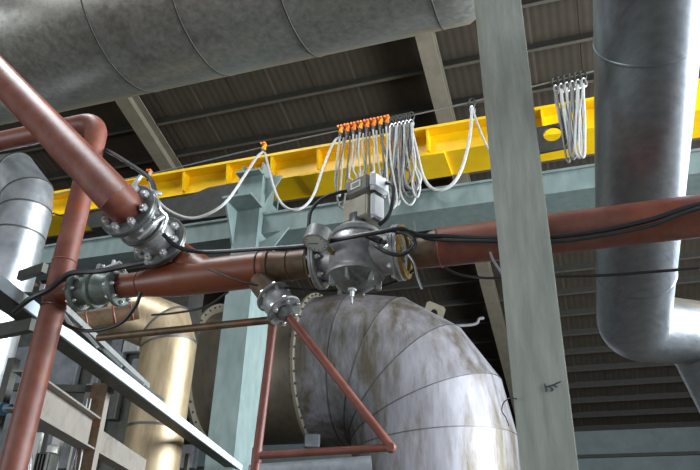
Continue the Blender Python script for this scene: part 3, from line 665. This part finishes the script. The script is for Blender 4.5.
# ================================================================== LEFT: SILVER LAGGED PIPE
ys = 4.7
sl = thing('lagged_pipe', 'bright silver lagged pipe with segmented elbow at the far left', 'pipe', (onY(10, 400, ys).x, ys, 0))
q1 = onY(20, 232, ys); kx = mpp(q1); rS = 25 * kx
base = V((q1.x, ys, 0)); j1 = onY(25, 212, ys); j1.x = q1.x; j2 = V((q1.x - .05, ys, j1.z + .22)); j3 = j2 + V((-.22, -.03, .24)); j4 = j3 + V((-1.8, -.1, .05))
pp = [base, V((q1.x, ys, j1.z - .28)), j1, j2, j3, j4]
fm = MB(); fm.tube(pp, rS, 40, False)
for i in range(5):
    b = MB(); a_ = b.ring(fm.v[i * 40:(i + 1) * 40]); c_ = b.ring(fm.v[(i + 1) * 40:(i + 2) * 40]); b.bridge(a_, c_); b.build('cladding_section' if i in (0, 4) else 'elbow_gore', 'clad_bright', sl)
    if i:
        b = MB(); c0 = pp[i]; d0 = (pp[i] - pp[i - 1]).normalized(); rg = fm.v[i * 40:(i + 1) * 40]
        ra = b.ring([c0 + (p - c0) * 1.012 for p in rg]); rb2 = b.ring([c0 + (p - c0) * 1.012 - d0 * .02 for p in rg]); rc2 = b.ring([c0 + (p - c0) * .99 - d0 * .02 for p in rg]); b.bridge(ra, rb2); b.bridge(rb2, rc2); b.build('seam_lip', 'seam_dark', sl)

# ================================================================== BRASS-COLOURED LAGGED PIPE
yb_ = 6.9
q = onY(167, 360, yb_); rB = 27 * mpp(q)
br = thing('lagged_pipe', 'brass coloured lagged pipe with elbow left of the teal column', 'pipe', (q.x, yb_, 0))
e0 = V((q.x, yb_, onY(168, 346, yb_).z)); e1_ = V((q.x - .10, yb_, onY(164, 328, yb_).z)); e2_ = e1_ + V((-.62, -.1, .26)); 
pp = [V((q.x, yb_, 0)), V((q.x, yb_, onY(150, 428, yb_).z)), e0, e1_, e2_]
fm = MB(); fm.tube(pp, rB, 40, False)
for i in range(4):
    b = MB(); a_ = b.ring(fm.v[i * 40:(i + 1) * 40]); c_ = b.ring(fm.v[(i + 1) * 40:(i + 2) * 40]); b.bridge(a_, c_)
    if i == 3: b.f.append(tuple(c_))
    b.build('cladding_section' if i < 2 else 'elbow_gore', 'clad_brass', br)
    if i:
        b = MB(); c0 = pp[i]; rg = fm.v[i * 40:(i + 1) * 40]; d0 = (pp[i] - pp[i - 1]).normalized()
        ra = b.ring([c0 + (p - c0) * 1.012 for p in rg]); rb2 = b.ring([c0 + (p - c0) * 1.012 - d0 * .03 for p in rg]); rc2 = b.ring([c0 + (p - c0) * .99 - d0 * .03 for p in rg]); b.bridge(ra, rb2); b.bridge(rb2, rc2); b.build('seam_lip', 'seam_dark', br)
bp_ = thing('rusty_pipe', 'dark brown pipe with weld rings under the left valve', 'pipe', onY(104, 325, 5.0))
ya, yb2 = onY(74, 322, 5.0), onY(138, 310, 5.3)
MB().tube([ya, yb2], 9.5 * mpp(ya), 24).build('pipe_run', 'burnt_brown', bp_)
for t in (.2, .62, .9): weld(bp_, ya.lerp(yb2, t), yb2 - ya, 9.6 * mpp(ya), 'red_pipe_small', .008)

# ================================================================== CHANNEL FRAME, LOWER LEFT
ra0, ra1 = onZ(-30, 268, 3.08), onZ(236, 467, 3.08)
RD = (ra1 - ra0).normalized(); RN = V((RD.y, -RD.x, 0))      # towards the right / viewer
lf = thing('cable_ladder', 'pale blue channel frame running away from lower left to the teal column', 'frame', ra0)
MB().bar(ra0 + V((0, 0, .04)), onZ(248, 476, 3.08) + V((0, 0, .04)), .012, .075).build('channel_web', 'channel_paint', lf, smooth=0)
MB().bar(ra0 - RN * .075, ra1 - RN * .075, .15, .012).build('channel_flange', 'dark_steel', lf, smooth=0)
MB().bar(ra0 - RN * .075 + V((0, 0, .08)), ra1 - RN * .075 + V((0, 0, .08)), .15, .012).build('channel_flange', 'channel_paint', lf, smooth=0)
rb0, rb1 = onZ(42, 287, 3.36), onZ(148, 386, 3.36)
MB().bar(rb0, rb1, .03, .045).build('rear_rail', 'tray_grey', lf, smooth=0)
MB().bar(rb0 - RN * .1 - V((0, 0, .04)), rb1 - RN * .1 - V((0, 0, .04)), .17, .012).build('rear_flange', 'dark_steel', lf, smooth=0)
for t in (.12, .3, .5, .72, .95):
    p = rb0.lerp(rb1, t); tt = (p - ra0).dot(RD); qv = ra0 + RD * tt + V((0, 0, .11)); MB().bar(qv, p - V((0, 0, .03)), .035, .02, RN).build('rung', 'tray_grey', lf, smooth=0)
cr = onZ(30, 324, 3.0)
MB().bar(onZ(34, 324, 3.04), onZ(-40, 340, 3.04), .05, .09).build('cross_member', 'dark_steel', lf, smooth=0)
pz = onY(20, 338, 3.75); MB().bar((pz.x, 3.75, 0), (pz.x, 3.75, 3.06), .06, .06, (0, 1, 0)).build('post', 'dark_steel', lf, smooth=0)
pz = onY(190, 440, 7.3); MB().bar((pz.x, 7.3, 0), (pz.x, 7.3, 3.05), .05, .05, (0, 1, 0)).build('post', 'dark_steel', lf, smooth=0)
MB().bar(onZ(45, 268, 3.9), onZ(20, 276, 3.9), .05, .08).build('cross_member', 'dark_steel', lf, smooth=0)

# pale I-beam and posts
ib = thing('support_frame', 'pale grey steel beam and posts with cables at lower left', 'frame', onZ(60, 436, 2.6) - V((0, 0, 2.6)))
i0, i1 = onZ(14, 408, 2.6), onZ(86, 448.5, 2.6); ID = (i1 - i0).normalized(); IN = V((ID.y, -ID.x, 0))
MB().bar(i0 + V((0, 0, .12)), i1 + V((0, 0, .12)), .012, .23).build('beam_web', 'beam_pale', ib, smooth=0)
MB().bar(i0, i1, .14, .014).build('beam_flange', 'beam_pale', ib, smooth=0)
MB().bar(i0 + V((0, 0, .24)), i1 + V((0, 0, .24)), .14, .014).build('beam_flange', 'beam_pale', ib, smooth=0)
pb = i1 + ID * .08; hp_ = 3.14
pb.z = 0
MB().bar(pb + IN * .06, V((pb.x, pb.y, hp_)) + IN * .06, .012, .10, ID).build('post_web', 'beam_pale', ib, smooth=0)
MB().bar(pb + IN * .0 - ID * .05, V((pb.x, pb.y, hp_)) - ID * .05, .13, .012, ID).build('post_flange', 'burnt_brown', ib, smooth=0)
MB().bar(pb - IN * .1, V((pb.x, pb.y, hp_)) - IN * .1, .05, .05, ID).build('post_angle', 'beam_pale', ib, smooth=0)
MB().bar(V((pb.x, pb.y, 3.1)) + IN * .1, V((pb.x, pb.y, 3.1)) - IN * .75, .05, .06).build('top_angle', 'dark_steel', ib, smooth=0)
MB().bar(V((pb.x, pb.y, 2.70)) + ID * .02, V((pb.x, pb.y, 2.70)) + ID * 1.6, .012, .2).build('beam_web', 'beam_pale', ib, smooth=0)
MB().bar(V((pb.x, pb.y, 2.6)) + ID * .02, V((pb.x, pb.y, 2.6)) + ID * 1.6, .13, .014).build('beam_flange', 'beam_pale', ib, smooth=0)
MB().bar(V((pb.x, pb.y, 2.28)) + IN * .02 - ID * .06, V((pb.x, pb.y, 2.28)) + IN * .11 - ID * .06, .015, .015).build('cleat', 'burnt_brown', ib, smooth=0)
for j, o_ in enumerate((-.02, .0, .02, .035)):
    P = [V((pb.x, pb.y, z)) - ID * .09 - IN * (.05 + o_ + .012 * math.sin(z * 7 + j * 2)) for z in (3.0, 2.8, 2.6, 2.4, 2.2, 2.0, 1.7)]
    tag(MB().tube(curve(P, 5), .008, 6).build('riser_cable', 'black_rubber' if j % 2 else 'tray_grey'), f'thin vertical cable on the lower left post, {["leftmost", "second", "third", "rightmost"][3 - j]} of four', 'cable', 'vertical cables on the post')

# machinery casing behind: panels, conduit, motor, blue valve
cs = thing('boiler_casing', 'grey panelled machine casing behind the frames at lower left', 'casing', (-8.2, 9.6, 0))
yk = 9.0
def cpanel(x0p, x1p, y0p, y1p, m='casing_grey', d=0, name='panel'):
    a_ = onY(x0p, y1p, yk - d); b2 = onY(x1p, y0p, yk - d)
    MB().box(min(a_.x, b2.x), max(a_.x, b2.x), yk - d, yk - d + .12, a_.z, b2.z, .015).build(name, m, cs)
a_ = onY(-80, 330, yk + .2); b2 = onY(186, 330, yk + .2); MB().box(a_.x, b2.x, yk + .14, yk + .6, 0, a_.z + .6).build('body', 'dark_steel', cs, smooth=0)
for (x0, x1, y0, y1, m) in ((-20, 40, 345, 470, 'casing_grey'), (44, 82, 345, 392, 'casing_grey'), (86, 104, 348, 400, 'casing_grey'), (106, 128, 325, 368, 'casing_grey'), (120, 140, 337, 353, 'tray_grey'), (126, 142, 358, 392, 'casing_grey'), (106, 123, 372, 420, 'dark_steel'), (126, 180, 396, 440, 'casing_grey'), (40, 104, 405, 470, 'casing_grey'), (150, 196, 444, 470, 'casing_grey')):
    cpanel(x0, x1, y0, y1, m)
ml = thing('local_panel', 'white wall panel with ribs behind the pale beam at lower left', 'panel', onY(50, 470, 4.9) - V((0, 0, .6)))
for i in range(3):
    a_ = onY(22 + 21 * i, 478, 4.9); b2 = onY(42 + 21 * i, 432, 4.9)
    MB().box(a_.x, b2.x, 4.9, 4.94, a_.z - .4, b2.z, .008).build('panel_board', 'white_panel', ml)
cdt = tag(MB().tube(curve([onY(x, yv, 4.3) for x, yv in ((17, 475), (21, 458), (25, 446), (29, 446), (30.5, 455), (29.5, 475))], 6), .014, 10).build('conduit_loop', 'steel_bright'), 'bright bent conduit loop beside the red riser at bottom left', 'conduit')
mo = thing('small_motor', 'dark small motor with pale cap at the bottom left', 'motor', onY(46, 474, 4.4))
c = onY(47, 464, 4.4); MB().obox(c, ((1, .2, 0), (-.2, 1, 0), (0, 0, 1)), (.06, .06, .08), .015).build('housing', 'dark_steel', mo)
for i in range(4): MB().obox(c + V((-.045 + .03 * i, -.065, 0)), ((1, 0, 0), (0, 1, 0), (0, 0, 1)), (.005, .012, .07)).build('fin', 'dark_steel', mo, smooth=0)
MB().lathe(c + V((.02, 0, .08)), (0, 0, 1), [(0, .04), (.05, .04), (.06, .025)], 18).build('cap', 'white_panel', mo)
cbl = onY(4, 409, 3.6); bl = thing('blue_fitting', 'small blue fitting at the left edge beside the red riser', 'fitting', cbl - V((0, 0, .05)))
MB().lathe(cbl - V((.06, 0, 0)), (1, 0, 0), [(0, .03), (.01, .045), (.06, .045), (.07, .03), (.12, .03)], 20).build('body', 'blue_paint', bl)
MB().lathe(cbl + V((-.02, 0, -.09)), (0, 0, 1), [(0, .018), (.06, .018)], 14).build('stem', 'dark_steel', bl)
